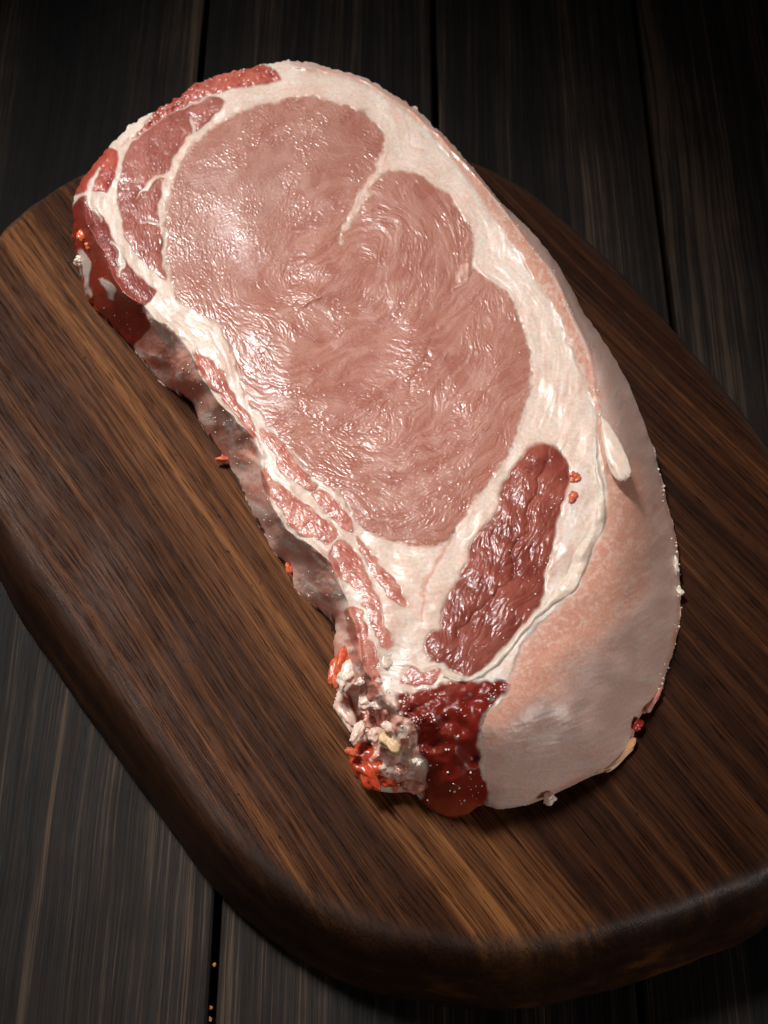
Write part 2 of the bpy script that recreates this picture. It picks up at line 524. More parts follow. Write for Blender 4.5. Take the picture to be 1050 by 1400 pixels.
L1 = [(305, 138), (286, 134), (248, 150), (210, 170), (181, 197), (167, 235), (162, 273), (167, 304), (184, 342), (210, 374), (227, 384), (221, 342), (217, 296), (221, 258), (229, 235), (244, 205), (267, 178), (301, 151)]
L0 = [(384, 106), (366, 90), (330, 88), (263, 110), (222, 140), (198, 168), (182, 190), (200, 176), (248, 148), (286, 131), (324, 121), (365, 114)]
L2 = [(164, 207), (141, 205), (110, 238), (98, 262), (122, 260), (140, 262), (150, 265), (160, 235)]
L3 = [(96, 285), (120, 268), (137, 296), (156, 327), (175, 361), (194, 388), (215, 405), (194, 424), (206, 441), (196, 462), (176, 480), (141, 440), (100, 388), (88, 334)]
MS = [
    [(266, 477), (279, 480), (301, 506), (331, 556), (350, 590), (346, 598), (324, 575), (297, 537), (274, 506)],
    [(354, 586), (373, 594), (400, 620), (430, 655), (438, 668), (423, 671), (392, 645), (370, 613)],
    [(362, 641), (381, 655), (423, 697), (457, 723), (461, 735), (440, 744), (411, 733), (385, 702), (366, 670)],
    [(424, 675), (446, 677), (476, 704), (484, 725), (465, 722), (438, 697)],
    [(453, 748), (469, 737), (491, 761), (507, 792), (519, 836), (534, 876), (526, 888), (508, 851), (485, 806), (455, 784), (449, 764)],
    [(484, 731), (507, 754), (537, 792), (555, 820), (550, 832), (534, 817), (508, 779)],
    [(479, 826), (496, 836), (508, 874), (520, 912), (516, 950), (500, 958), (489, 912), (477, 870), (471, 848)],
    [(563, 912), (582, 913), (601, 915), (596, 926), (580, 932), (553, 934), (553, 925)],
]
RIND = [(402, 70), (405, 93), (470, 110), (520, 132), (566, 166), (606, 206), (655, 270), (695, 330), (726, 378), (750, 412), (778, 470), (798, 530), (812, 565), (822, 640), (828, 680), (823, 725), (799, 768),
        (783, 808), (750, 838), (712, 882), (692, 930), (690, 950), (679, 964), (660, 976), (659, 1004), (661, 1065), (662, 1120), (720, 1130), (820, 1090), (940, 980), (945, 800), (935, 640), (860, 470), (760, 310), (640, 180), (520, 90)]
TEND = line([(815, 600), (815, 640), (822, 676), (821, 715), (800, 752), (785, 785), (772, 806), (745, 828), (715, 862), (690, 893), (664, 916), (634, 931), (606, 924)], [4, 6, 9, 14, 18, 20, 19, 9, 7, 7, 7, 7, 3], 0.5)

dE = sdf(EYE, 1.0)
dD = sdf(DARK, 0.9, 50)
dC = sdf(CLOT, 2.0, 50)
dL1 = sdf(L1, 1.0, 50)
dL0 = sdf(L0, 1.0, 50)
dL2 = sdf(L2, 1.2, 50)
dL3 = sdf(L3, 1.2, 50)
dM = [sdf(p, 1.4, 40) for p in MS]
dR = sdf(RIND, 0.8)
# fat seams that cut into the muscles
V_in = line([(526, 226), (510, 250), (496, 268), (486, 290), (472, 316), (464, 332)], [15, 10, 11, 8, 5, 1.5], 1.8)
V_a = line([(232, 236), (212, 246), (198, 256), (187, 268)], [7, 6.5, 5, 1], 1.2)
V_b = line([(222, 307), (206, 303), (192, 306)], [3, 3, 1], 1.2)
V_c = line([(136, 226), (128, 244), (124, 262), (131, 285), (136, 305)], [3, 6, 9, 5, 1], 1.2)
V_d = line([(152, 330), (164, 342), (166, 360), (163, 380)], [2, 8, 7, 1], 1.4)
V_e = line([(268, 176), (262, 166), (258, 160)], [4, 5, 1], 1.0)
V_f = line([(634, 360), (629, 369), (633, 384), (624, 396)], [7, 9, 6, 1], 2.0)
V_g = line([(436, 404), (420, 414), (408, 424)], [2, 5, 1], 1.5)
V_h = line([(104, 345), (112, 366), (116, 385), (128, 402)], [10, 12, 6, 4], 1.5)
V_i = line([(140, 384), (148, 395), (152, 412)], [10, 14, 5], 2.0)
dE = np.maximum(dE, -V_in)
dL1 = np.maximum.reduce([dL1, -V_a, -V_b, -V_e])
dL2 = np.maximum(dL2, -V_c)
dL3 = np.maximum.reduce([dL3, -V_c, -V_d, -V_h, -V_i])

# ---- fibre direction
gyE, gxE = np.gradient(blur(dE, 4))
angF = np.arctan2(gyE, gxE) + math.pi / 2
cx, cy = 462, 350
angE = np.arctan2(GY - cy, GX - cx) + math.pi / 2 + 0.35 * gnoise(30, 15) + 0.30 * gnoise(10, 16)
angD = np.full(GX.shape, math.atan2(300, -150)) + 0.35 * gnoise(14, 17)
gyT, gxT = np.gradient(blur(dT, 5))
angT = np.arctan2(gyT, gxT) + math.pi / 2
wE = sst(-dE + 0.8 * gnoise(2.0, 61), -3.5, 3.5); wD = sst(-dD, -3, 3); wR = sst(-dR, -2, 4) * (1 - wE)
mM = np.minimum.reduce(dM)
wM = sst(-mM, -1.5, 1.5); wC = sst(-dC, -4, 4)
wL1 = sst(-dL1, -1.5, 1.5); wL0 = sst(-dL0, -2, 2); wL2 = sst(-dL2, -1.5, 1.5); wL3 = sst(-dL3, -2, 2)
wT = sst(-TEND, -2, 2)
c2 = np.zeros(GX.shape); s2 = np.zeros(GX.shape)
for w, a in ((1 - np.clip(wE + wD + wR, 0, 1) + 0.01, angF), (wE, angE), (wD, angD), (wR, angT + 0.5)):
    c2 += w * np.cos(2 * a); s2 += w * np.sin(2 * a)
ang = np.arctan2(s2, c2) / 2
vr = np.exp(-(((GX - cx) ** 2 + (GY - cy) ** 2) / 75.0 ** 2)) * wE * 0.92
c2 = np.cos(2 * ang) * (1 - vr) + np.cos(2 * (-0.55 + 0.5 * gnoise(14, 62))) * vr
s2 = np.sin(2 * ang) * (1 - vr) + np.sin(2 * (-0.55 + 0.5 * gnoise(14, 63))) * vr
ang = np.arctan2(s2, c2) / 2
DX, DY = np.cos(ang), np.sin(ang)


def lic(src, L, stepw=1.0):
    acc = src.copy(); wt = 1.0
    for sgn in (1, -1):
        x, y = GX.copy(), GY.copy()
        px_, py_ = DX * sgn, DY * sgn
        for k in range(L):
            x = x + px_ * stepw; y = y + py_ * stepw
            i = np.clip((x - X0 + 0.5).astype(np.int32), 0, WW - 1); j = np.clip((y - Y0 + 0.5).astype(np.int32), 0, HH - 1)
            w = 0.5 + 0.5 * math.cos(math.pi * (k + 1) / (L + 1))
            acc += w * src[j, i]; wt += w / 2 * 0 + w / 1
            nx, ny = DX[j, i], DY[j, i]
            d = np.sign(nx * px_ + ny * py_ + 1e-9)
            px_, py_ = nx * d, ny * d
    a = acc - acc.mean()
    return a / a.std()


F_long = lic(gnoise(1.6, 31), 26)
F_mid = lic(gnoise(2.1, 32), 10)
F_short = lic(gnoise(2.0, 33), 3)
F_fine = lic(gnoise(0.85, 36), 5)
F_sweep = lic(gnoise(2.6, 38), 36, 1.5)
F_shf = lic(gnoise(1.0, 37), 2)
F_crease = lic(gnoise(4.0, 34), 14, 1.5)
N2, N4, N8, N20, N40 = gnoise(2, 41), gnoise(4, 42), gnoise(8, 43), gnoise(20, 44), gnoise(40, 45)
N3b, N12 = gnoise(3, 46), gnoise(12, 47)

# ---- height field (metres)
MM = 0.001
dT0 = sdf(TOP, 0.0, None, 4); dS0 = sdf(SIL[:, :2], 0.0, None, 4)
lw_ = sst(700 - GX, 0, 200)
tw = np.clip(blur(dT0 + lw_ * (1.5 * N20 + 1.2 * N8), 2.0), 0, None); ti = np.clip(-dS0 + 0.5, 0.0, None)
t = tw / (tw + ti + 1e-6)
rightness = sst(GX + 0.25 * (GY - 700), 560, 720)
prof_r = 1 - t ** 2.2
prof_l = 1 - t ** 1.15
prof = prof_l + (prof_r - prof_l) * rightness
Z = ZT * (ZS + (1 - ZS) * prof)
onT = sst(-dT, -3, 8)
wall = 1 - onT
# the face bulges a little and its rim rolls over
Zb = blur(Z, 7.0)
wbl = np.maximum(rightness * sst(GY, 540, 640), sst(dT0, 2, 8) * 0.8)
Z = Z + (Zb - Z) * wbl * np.clip(ti / 12, 0, 1)
Z += MM * (0.40 * N40 + 0.05 * N20) * onT
Z -= MM * 1.0 * np.exp(-np.clip(-dT, 0, None) / 7.0) * onT * (1 - sst(GY, 540, 640) * rightness)
# muscles: softly domed, parted by grooves
Z += MM * wE * (1.0 * (1 - np.exp(dE / 60.0)) - 0.05)
Z += MM * wD * (-0.35 + 1.3 * (1 - np.exp(dD / 18.0)))
for d_ in dM + [dL1, dL0, dL2, dL3]:
    w = sst(-d_, -1, 2)
    Z += MM * w * (-0.12 + 0.40 * (1 - np.exp(np.minimum(d_, 0) / 7.0)))
Z -= MM * 0.07 * np.exp(-(dE / 2.2) ** 2)
Z -= MM * 0.15 * np.exp(-(dD / 3.0) ** 2)
# wrinkled wet eye muscle: rounded facets parted by sharp creases
upleft = sst(-(GX - 430) * 0.8 - (GY - 330), -60, 160)
calm = 0.35 + 0.65 * sst(N20 + 0.8 * N12, -1.4, 1.0)
wr = (0.075 * np.abs(F_fine) + 0.040 * np.abs(F_mid)) * (1 - upleft * 0.65) + 0.082 * np.abs(F_shf) * (upleft * 0.85 + 0.15)
Z += MM * wE * (wr * calm + 0.045 * np.abs(F_crease) * (1 - 0.75 * upleft) + 0.026 * F_sweep * (1 - 0.8 * upleft) + 0.010 * N8)
# the swirl's knot and the tucked crease by the right notch
Z += MM * 0.8 * np.exp(-(((GX - 425) / 26) ** 2 + ((GY - 404) / 14) ** 2)) * wE
Z -= MM * 0.45 * np.exp(-np.abs(line([(640, 372), (612, 420), (590, 470), (560, 540)], [4, 3, 3, 1], 3.0)) / 5.0) * wE * 0.6
# dark muscle: lumpy, with a long split
split = line([(752, 628), (735, 680), (715, 735), (690, 790), (655, 838), (628, 868)], [1.5, 3, 3, 3, 3, 1.5], 2.0)
Z -= MM * 0.9 * np.exp(-np.clip(split, 0, None) / 3.5) * wD
Z += MM * wD * (0.05 * N8 + 0.075 * np.abs(F_mid) + 0.02 * N4 + 0.05 * np.abs(F_fine) + 0.09 * np.abs(F_crease) + 0.16 * N12)
wRed = np.clip(wL0 + wL1 + wL2 + wL3 + wM, 0, 1)
Z += MM * wRed * (0.014 * N4 + 0.010 * N2 + 0.035 * np.abs(F_short) + 0.05 * np.abs(F_fine) + 0.05 * N8)
Z += MM * wL0 * (0.11 * N3b + 0.05 * N2)
Z += MM * wC * (0.7 * N12 + 0.35 * N8 + 0.12 * N3b * onT)
# fat: streaky strands, soft lumps
wFat = np.clip(1 - wE - wD - wRed - wC - wR, 0, 1)
Z += MM * wFat * onT * (0.022 * F_long + 0.055 * F_crease + 0.20 * N12 + 0.03 * N4)
for v, a in ((V_in, .25), (V_a, .12), (V_c, .15), (V_d, .3), (V_f, .5), (V_g, .3), (V_h, 1.0), (V_i, 1.2)):
    Z += MM * a * sst(-v, -3.5, 2.0)
Z += MM * wT * 1.5 * np.sqrt(np.clip(-TEND / 8.0, 0, 1)) + MM * 0.4 * wT * N8
# rind: dense fine-haired skin
Z += MM * wR * (0.018 * F_mid + 0.016 * N3b + 0.30 * N20 + 0.07 * N12 + 0.03 * N8)
cutrind = wR * onT
Z += MM * cutrind * (0.035 * N2 + 0.04 * N4)
# step where the upper cut rim drops to the skin
# left wall: folded membrane
leftw = wall * (1 - rightness) * sst(GY, 395, 435)
fold = np.sin((GX * 0.86 + GY * 0.50) / 13.0 + 1.6 * N20) * 1.0
Z += MM * leftw * (0.6 * N12 + 0.25 * F_crease + 0.35 * fold + 1.1 * N20) * np.clip(ti / 14, 0, 1)
rag = leftw * np.clip(ti / 12, 0, 1)
Z += MM * rag * (0.22 * N8 + 0.10 * N4 + 0.05 * N2)
lump = leftw * sst(GY, 830, 900)
Z += MM * lump * (1.0 * N8 + 0.35 * N4 + 0.08 * N2) * np.clip(ti / 8, 0, 1)
Z = np.maximum(Z, 0.0002)

# ---- pigment (albedo), linear
C = lambda *v: np.array(v)[None, None, :]


def lay(col, w, c):
    return col + (c - col) * w[..., None]


n01 = lambda a, s=1.0: np.clip(0.5 + a * 0.25 * s, 0, 1)
fat_c = lay(C(.80, .645, .545) * np.ones((HH, WW, 1)), np.clip(n01(F_long * 0.5 + N12 * 0.8, 1.1) - 0.5, 0, 1) * 0.8, C(.70, .43, .33))
fat_c = lay(fat_c, np.clip(n01(N20 + 0.5 * F_crease) - 0.55, 0, 1) * 1.2, C(.84, .73, .65))
# pinkish margin next to the muscles
fat_c = lay(fat_c, np.exp(-np.clip(np.minimum.reduce([dE, dD, dL1, mM]), 0, None) / 5.0) * 0.42, C(.64, .36, .27))
A = fat_c
milky = sst(-sdf([(700, 935), (683, 915), (700, 892), (745, 842), (790, 700), (800, 660), (790, 640), (770, 720), (760, 790), (720, 860), (680, 905), (640, 930), (660, 936)], 1.0, 40), -3, 4)
A = lay(A, milky * 0.7, C(.84, .74, .69))
eye_c = lay(C(.49, .225, .172) * np.ones((HH, WW, 1)), n01(N40 * 0.8 + N20 * 0.7), C(.44, .185, .142))
eye_c = lay(eye_c, upleft * 0.5, C(.40, .19, .16))
eye_c = lay(eye_c, np.clip(n01(F_long, 1.1) - 0.5, 0, 1) * 0.55, C(.58, .32, .25))
eye_c = lay(eye_c, np.clip(1 - np.abs(F_long + 0.4 * N4) / 0.16, 0, 1) * np.clip(n01(N12) + 0.1, 0, 1) * 0.5, C(.66, .44, .36))
eye_c = lay(eye_c, np.exp(-np.clip(-dE, 0, None) / 10.0) * 0.25, C(.56, .27, .19))
eye_c = lay(eye_c, np.clip(n01(N20 + 0.5 * N40) - 0.55, 0, 1) * 0.7, C(.54, .265, .20))
eye_c = lay(eye_c, np.clip(n01(N12 - 0.5 * N20, 1.2) - 0.5, 0, 1) * 0.9, C(.37, .125, .092))
eye_c = lay(eye_c, np.clip(n01(N8 + 0.6 * N40, 1.2) - 0.55, 0, 1) * 0.8, C(.57, .31, .245))
eye_c = lay(eye_c, 0.45 * np.exp(-np.clip(-dE, 0, None) / 22.0) * sst(GY - 0.2 * GX, 330, 420), C(.43, .15, .10))
sw = (1 - 0.6 * upleft)
eye_c = lay(eye_c, np.clip(n01(F_sweep, 1.3) - 0.5, 0, 1) * 0.75 * sw, C(.60, .34, .27))
eye_c = lay(eye_c, np.clip(0.45 - n01(F_sweep, 1.3), 0, 1) * 0.75 * sw, C(.36, .12, .085))
eye_c = lay(eye_c, upleft * np.exp(-(((GX - 340) / 90) ** 2 + ((GY - 290) / 80) ** 2)) * 0.5, C(.56, .34, .29))
eye_c = eye_c * C(.95, .93, .91)
A = lay(A, wE, eye_c)
dk = lay(C(.22, .042, .029) * np.ones((HH, WW, 1)), n01(N12 + 0.6 * N4), C(.35, .092, .062))
dk = lay(dk, np.clip(n01(F_long) - 0.55, 0, 1) * 0.8, C(.36, .14, .11))
dk = lay(dk, sst(GY + 0.3 * GX, 1010, 1130) * 0.5, C(.32, .10, .075))
A = lay(A, wD, dk)
l1 = lay(C(.31, .080, .060) * np.ones((HH, WW, 1)), n01(N12 + 0.5 * F_short), C(.45, .165, .125))
A = lay(A, wL1, l1)
red = lay(C(.34, .050, .036) * np.ones((HH, WW, 1)), n01(N8 + 0.5 * N4), C(.50, .105, .070))
A = lay(A, wL0, lay(red, n01(N3b) * 0.3, C(.72, .34, .26)))
A = lay(A, wL2, red)
r3 = lay(C(.20, .042, .034) * np.ones((HH, WW, 1)), n01(N8 + 0.6 * N12), C(.34, .085, .065))
r3 = lay(r3, sst(dT, -4, 16), C(.30, .026, .014))
A = lay(A, wL3, r3)
ms = lay(C(.46, .135, .10) * np.ones((HH, WW, 1)), n01(N4 + 0.7 * N8), C(.62, .27, .20))
A = lay(A, wM, ms)
# skin and its pink cut band
pink = lay(C(.66, .335, .245) * np.ones((HH, WW, 1)), np.clip(n01(N3b * 0.8 + N2 * 0.6 + F_long * 0.5, 1.3) - 0.45, 0, 1) * 1.1, C(.80, .60, .50))
pink = lay(pink, np.exp(-np.clip(-dR, 0, None) / 7.0) * 0.5, C(.80, .62, .52))
grey = lay(C(.74, .515, .435) * np.ones((HH, WW, 1)), n01(N20 + 0.6 * F_mid), C(.66, .43, .355))
grey = lay(grey, np.clip(n01(F_long + 0.4 * F_mid) - 0.5, 0, 1) * 0.8, C(.72, .64, .60))
grey = lay(grey, np.clip(n01(N40 * 0.8 + 0.8 * N12, 1.3) - 0.45, 0, 1) * 0.9, C(.60, .40, .33))
low = sst(GY, 560, 680)
dTe = dT + 3.0 * N12 + 3.0 * N8 * low + 5.0 * N20 * low
dTe = dTe - 42 * low
skinmix = sst(dTe, -3 + 3 * low, 4 + 66 * low)
skin = pink + (grey - pink) * skinmix[..., None]
ridge = np.exp(-((dTe - 8) / 20.0) ** 2) * low
skin = lay(skin, ridge * 0.55, C(.72, .38, .27))
skin = lay(skin, sst(np.minimum(0, dS), -9, -2) * sst(GY, 640, 760) * n01(N8) * 0.9, C(.60, .27, .17))
A = lay(A, wR, skin)
A = lay(A, wT * 0.9, C(.83, .70, .58))
cl = lay(C(.19, .016, .009) * np.ones((HH, WW, 1)), n01(N12 + 0.5 * N8) * onT, C(.30, .050, .036))
cl = lay(cl, sst(GX, 640, 680) * onT, C(.36, .075, .045))
cl = lay(cl, sst(GY, 1085, 1110), C(.26, .045, .020))
A = lay(A, wC, cl)
# left membrane wall
wm = leftw * np.clip(1 - wM - wL3 - wC, 0, 1) * sst(dT, -1, 6)
mem = lay(C(.82, .50, .41) * np.ones((HH, WW, 1)), n01(N12 + N20, 1.3), C(.72, .32, .235))
mem = lay(mem, np.clip(n01(N20 - 0.5 * N8) - 0.60, 0, 1) * 2.2, C(.52, .16, .11))
mem = lay(mem, sst(F_crease + 0.4 * N4, 0.5, 1.4) * 0.7, C(.80, .68, .60))
layer = np.exp(-((dT0 - 30 - 9 * N20 - 5 * N12) / 8.0) ** 2) + np.exp(-((dT0 - 62 - 9 * N20) / 9.0) ** 2)
mem = lay(mem, np.clip(layer, 0, 1) * 0.65 * sst(N12 + 0.5 * N20, -0.8, 0.6), C(.50, .14, .09))
A = lay(A, wm * 0.95, mem)
lowl = sst(GY, 985, 1015) * (1 - wC) * (1 - wR) * sst(dT, 0, 12)
tip = lay(C(.74, .38, .29) * np.ones((HH, WW, 1)), sst(N8 + 0.5 * N4, 0.0, 0.8), C(.50, .12, .07))
tip = lay(tip, sst(N12 - 0.6 * N4, 0.5, 1.1), C(.78, .62, .53))
tipw = sst(GY + 0.5 * (520 - GX), 925, 985) * (1 - wC) * (1 - wR) * sst(590 - GX, 0, 12) * (1 - wM)
A = lay(A, np.maximum(lowl, tipw) * 0.85, tip)
thinred = line([(622, 708), (604, 750), (590, 784), (577, 826), (570, 862)], [2, 3.5, 5, 4, 2], 1.6)
A = lay(A, sst(-thinred, -2.5, 1.5) * wFat * 0.65, C(.64, .30, .22))
for v in (V_in, V_f):
    A = lay(A, sst(-v, -2, 2) * np.clip(n01(N4) * 0.8, 0, 1), C(.74, .47, .37))
A = np.clip(A, 0.004, 0.9)

# gloss: wetness per place (roughness)
RO = 0.34 * np.ones((HH, WW)) + 0.05 * N4
RO = RO + (0.28 + 0.04 * N8 - RO) * wE
RO = RO + (0.28 - RO) * np.clip(wD + wRed * 0.8 + wC, 0, 1)
RO = RO + (0.33 + 0.04 * N8 - RO) * wR
RO = RO + (0.60 + 0.06 * N8 - RO) * leftw * 0.9
RO = RO + (0.24 - RO) * np.clip(milky + wT, 0, 1)
RO = np.clip(RO, 0.12, 0.8)

# ---- which part does each cell belong to
names = ['fat_layer', 'eye_muscle', 'dark_muscle', 'blood_soaked_muscle', 'side_muscle', 'red_rim_muscle', 'red_muscle', 'end_muscle', 'rind', 'tendon', 'membrane'] + ['muscle_strip'] * len(dM)
lab = np.zeros((HH, WW), np.int32)
big = [(10, (dT > 3) & (leftw > 0.4)), (8, dR < 0), (9, TEND < 0), (4, dL1 < 0), (5, dL0 < 0), (6, dL2 < 0), (7, dL3 < 0), (1, dE < 0), (2, dD < 0), (3, dC < 0)]
for k, m_ in big[:3]:
    lab[m_] = k
for i, d_ in enumerate(dM):
    lab[d_ < 0] = 11 + i
for k, m_ in big[3:]:
    lab[m_] = k


def flesh_material(name, fine_scale, fine_bump, coat, spec, sss=0.0):
    m = NT(name)
    P = m.n('ShaderNodeTexCoord').outputs['Object']
    col = m.n('ShaderNodeAttribute', attribute_name='pigment').outputs['Color']
    ro = m.n('ShaderNodeAttribute', attribute_name='gloss').outputs['Fac']
    nz = m.noise(P, fine_scale, 4, 0.6)
    col = m.mix(1.0, col, m.ramp(nz, [(0.25, (0.86, 0.80, 0.78)), (0.75, (1.12, 1.12, 1.12))]), 'MULTIPLY')
    m.set(m.b.inputs['Base Color'], col)
    m.set(m.b.inputs['Roughness'], ro)
    setin(m.b, Specular_IOR_Level=spec, Coat_Weight=coat, Coat_Roughness=0.10, Coat_IOR=1.4)
    if sss:
        setin(m.b, Subsurface_Weight=sss, Subsurface_Scale=0.003)
        m.b.inputs['Subsurface Radius'].default_value = (1.0, 0.35, 0.25)
    nb = m.bump(nz, 0.7, fine_bump)
    m.set(m.b.inputs['Normal'], nb)
    return m.mat


M_LEAN = flesh_material('wet_lean_meat', 1500, 0.00010, 0.20, 0.42, 0.35)
M_FAT = flesh_material('pork_fat', 900, 0.00012, 0.06, 0.36, 0.5)
M_SKIN = flesh_material('pork_skin', 1300, 0.00012, 0.18, 0.5, 0.55)
M_WALL = flesh_material('torn_membrane', 700, 0.00035, 0.0, 0.14, 0.0)
M_END = flesh_material('wet_red_meat', 800, 0.00022, 0.10, 0.26, 0.0)
MATS = [M_FAT, M_LEAN, M_LEAN, M_END, M_LEAN, M_LEAN, M_LEAN, M_END, M_SKIN, M_FAT, M_WALL] + [M_LEAN] * len(dM)

POS = at(GX, GY, Z)
du = np.gradient(POS, axis=1); dv = np.gradient(POS, axis=0)
NRM = np.cross(dv, du)
NRM /= np.linalg.norm(NRM, axis=2, keepdims=True) + 1e-12
NRM *= np.sign(((CAM - POS) * NRM).sum(-1, keepdims=True) + 1e-12)

base_c = at(560, 640, 0.0)
meat = link(bpy.data.objects.new('pork_loin_cut', None))
meat.empty_display_size = 0.05
meat.location = (float(base_c[0]), float(base_c[1]), 0.0)
tag(meat, 'thick raw pork loin cut with marbled face and pale fat lying on the wooden board', 'meat')
OFF = np.array(meat.location)

cell_in = INS[:-1, :-1] & INS[1:, :-1] & INS[:-1, 1:] & INS[1:, 1:]
clab = lab[:-1, :-1]
vid = np.arange(HH * WW).reshape(HH, WW)
Q = np.stack([vid[:-1, :-1], vid[1:, :-1], vid[1:, 1:], vid[:-1, 1:]], -1)
fp = POS.reshape(-1, 3) - OFF; fn = NRM.reshape(-1, 3); fa = A.reshape(-1, 3); fr = RO.reshape(-1)


def skirt():
    """walls under the outline where the far rim overhangs the board (boundary edges of the sheet)"""
    ci = np.pad(cell_in, 1)
    e = []
    up = cell_in & ~ci[:-2, 1:-1]; e.append(np.stack([vid[:-1, 1:][up], vid[:-1, :-1][up]], 1))
    dn = cell_in & ~ci[2:, 1:-1]; e.append(np.stack([vid[1:, :-1][dn], vid[1:, 1:][dn]], 1))
    lf = cell_in & ~ci[1:-1, :-2]; e.append(np.stack([vid[:-1, :-1][lf], vid[1:, :-1][lf]], 1))
    rt = cell_in & ~ci[1:-1, 2:]; e.append(np.stack([vid[1:, 1:][rt], vid[:-1, 1:][rt]], 1))
    return np.concatenate(e)


def add_attrs(me, col, ro):
    a = me.attributes.new('pigment', 'FLOAT_COLOR', 'POINT')
    a.data.foreach_set('color', np.concatenate([col, np.ones((len(col), 1))], 1).astype(np.float32).ravel())
    b = me.attributes.new('gloss', 'FLOAT', 'POINT')
    b.data.foreach_set('value', ro.astype(np.float32))


for k, nm in enumerate(names):
    sel = cell_in & (clab == k)
    if sel.sum() < 30:
        continue
    q = Q[sel]
    use, inv = np.unique(q, return_inverse=True)
    q2 = inv.reshape(-1, 4)
    o = mesh_np(nm, fp[use], q2, MATS[k], meat)
    add_attrs(o.data, fa[use], fr[use])
    o.data.normals_split_custom_set_from_vertices(fn[use])
# side wall below the rim all round
E = skirt()
use, inv = np.unique(E, return_inverse=True)
e2 = inv.reshape(-1, 2)
p0 = fp[use]
lv = [1.0, 0.75, 0.45, 0.2, 0.0]
cen3 = np.array(at(500, 600, 0.0)) - OFF
rows = []
for f in lv:
    r = p0.copy()
    r[:, 2] = p0[:, 2] * f - 0.0004 * (1 - f)
    bul = math.sin((1 - f) * math.pi) * 0.05 * p0[:, 2:3]
    dirv = p0[:, :2] - cen3[:2]
    dirv /= np.linalg.norm(dirv, axis=1, keepdims=True)
    r[:, :2] += dirv * bul
    rows.append(r)
n = len(use)
qs = []
for i in range(len(lv) - 1):
    qs.append(np.stack([e2[:, 0] + i * n, e2[:, 0] + (i + 1) * n, e2[:, 1] + (i + 1) * n, e2[:, 1] + i * n], 1))
o = mesh_np('side_wall', np.concatenate(rows), np.concatenate(qs), M_SKIN, meat)
add_attrs(o.data, np.concatenate([fa[use]] * len(lv)), np.concatenate([fr[use]] * len(lv)))


def zat(px, py):
    j = int(np.clip(round((py - Y0) / ST), 0, HH - 1)); i = int(np.clip(round((px - X0) / ST), 0, WW - 1))
    return float(Z[j, i])


# ------------------------------------------------------------------ separate scraps on the cut
def ico(sub):
    import bmesh
    bm = bmesh.new()
    bmesh.ops.create_icosphere(bm, subdivisions=sub, radius=1.0)
    bm.verts.ensure_lookup_table()
    v = np.array([x.co[:] for x in bm.verts]); f = np.array([[y.index for y in x.verts] for x in bm.faces])
    bm.free()
    return v, f


ICO4 = ico(4); ICO1 = ico(1)


def bumpy(v, seed, amp, freq):
    r = np.random.RandomState(seed)
    d = np.zeros(len(v))
    for k in range(14):
        w = r.randn(3) * freq * (0.6 + 0.9 * r.rand())
        d += np.sin(v @ w + r.rand() * 6.28) / 14 ** 0.5
    return v * (1 + amp * d[:, None])


KZ = ZT / 0.056
PXM = 0.00023  # metres per photo pixel near the meat


def blob(name, px, py, z, sx, sy, sz, rot, mat, seed, amp=0.12, freq=2.5, label=None, taper=0.0):
    v, f = ICO4
    amp *= 1.25
    v = v * np.stack([1 - taper * v[:, 1], np.ones(len(v)), 1 - 0.6 * taper * v[:, 1]], 1)
    v = bumpy(v, seed, amp, freq)
    v = bumpy(v, seed + 50, amp * 0.40, freq * 3)
    v = bumpy(v, seed + 90, amp * 0.08, freq * 8)
    v = v * np.array([sx, sy, sz]) * PXM
    c, s = math.cos(rot), math.sin(rot)
    v = np.stack([v[:, 0] * c - v[:, 1] * s, v[:, 0] * s + v[:, 1] * c, v[:, 2]], 1)
    p = at(px, py, z * KZ) - OFF
    o = mesh_np(name, v + p, f, mat, meat)
    if label:
        o['label'] = label
    return o


M_ORANGE = plain('orange_red_scrap', (.66, .13, .055), 0.3, 0.45, 0.25, 0.4, 0.35, 700, 0.0003)
M_CREAM = plain('cream_fat_scrap', (.78, .60, .49), 0.34, 0.45, 0.2, 0.4, 0.10, 600, 0.0002)
M_BONE = plain('bone_chip', (.74, .50, .27), 0.42, 0.45, 0.1, 0.0, 0.16, 900, 0.0003)
M_JELLY = plain('blood_jelly', (.46, .060, .020), 0.24, 0.42, 0.25, 0.6, 0.5, 200, 0.0003)
M_DROP = plain('fat_droplet', (.86, .74, .66), 0.2, 0.5, 0.3)
M_PALE = plain('pale_pink_fat', (.80, .55, .45), 0.34, 0.45, 0.2, 0.5, 0.2, 420, 0.0003)
M_PINK = plain('pink_scrap', (.60, .25, .18), 0.3, 0.5, 0.3, 0.4, 0.25, 700, 0.0003)

blob('fat_flap', 838, 612, zat(832, 612) / KZ + 0.002, 14, 46, 5, 0.24, M_CREAM, 3, 0.09, 2.2, 'loose cream fat flap on the right edge', 0.55)
blob('meat_scrap', 464, 914, 0.030, 14, 26, 16, -0.35, M_ORANGE, 5, 0.16, 3.2, 'orange red scrap on the lower left edge')
blob('fat_scrap', 477, 922, 0.034, 12, 19, 8, -0.5, M_CREAM, 8, 0.18, 2.6)
blob('meat_scrap', 514, 936, 0.046, 9, 16, 8, 0.15, M_ORANGE, 9, 0.12, 2.5)
blob('meat_scrap', 503, 1046, 0.014, 19, 30, 17, 0.5, M_JELLY, 12, 0.20, 2.6, 'translucent orange red lump at the near end')
blob('meat_scrap', 524, 1062, 0.010, 26, 18, 14, -0.3, M_JELLY, 13, 0.22, 2.6)
blob('meat_scrap', 480, 1028, 0.022, 8, 7, 7, 0.2, M_ORANGE, 14, 0.14, 2.6)
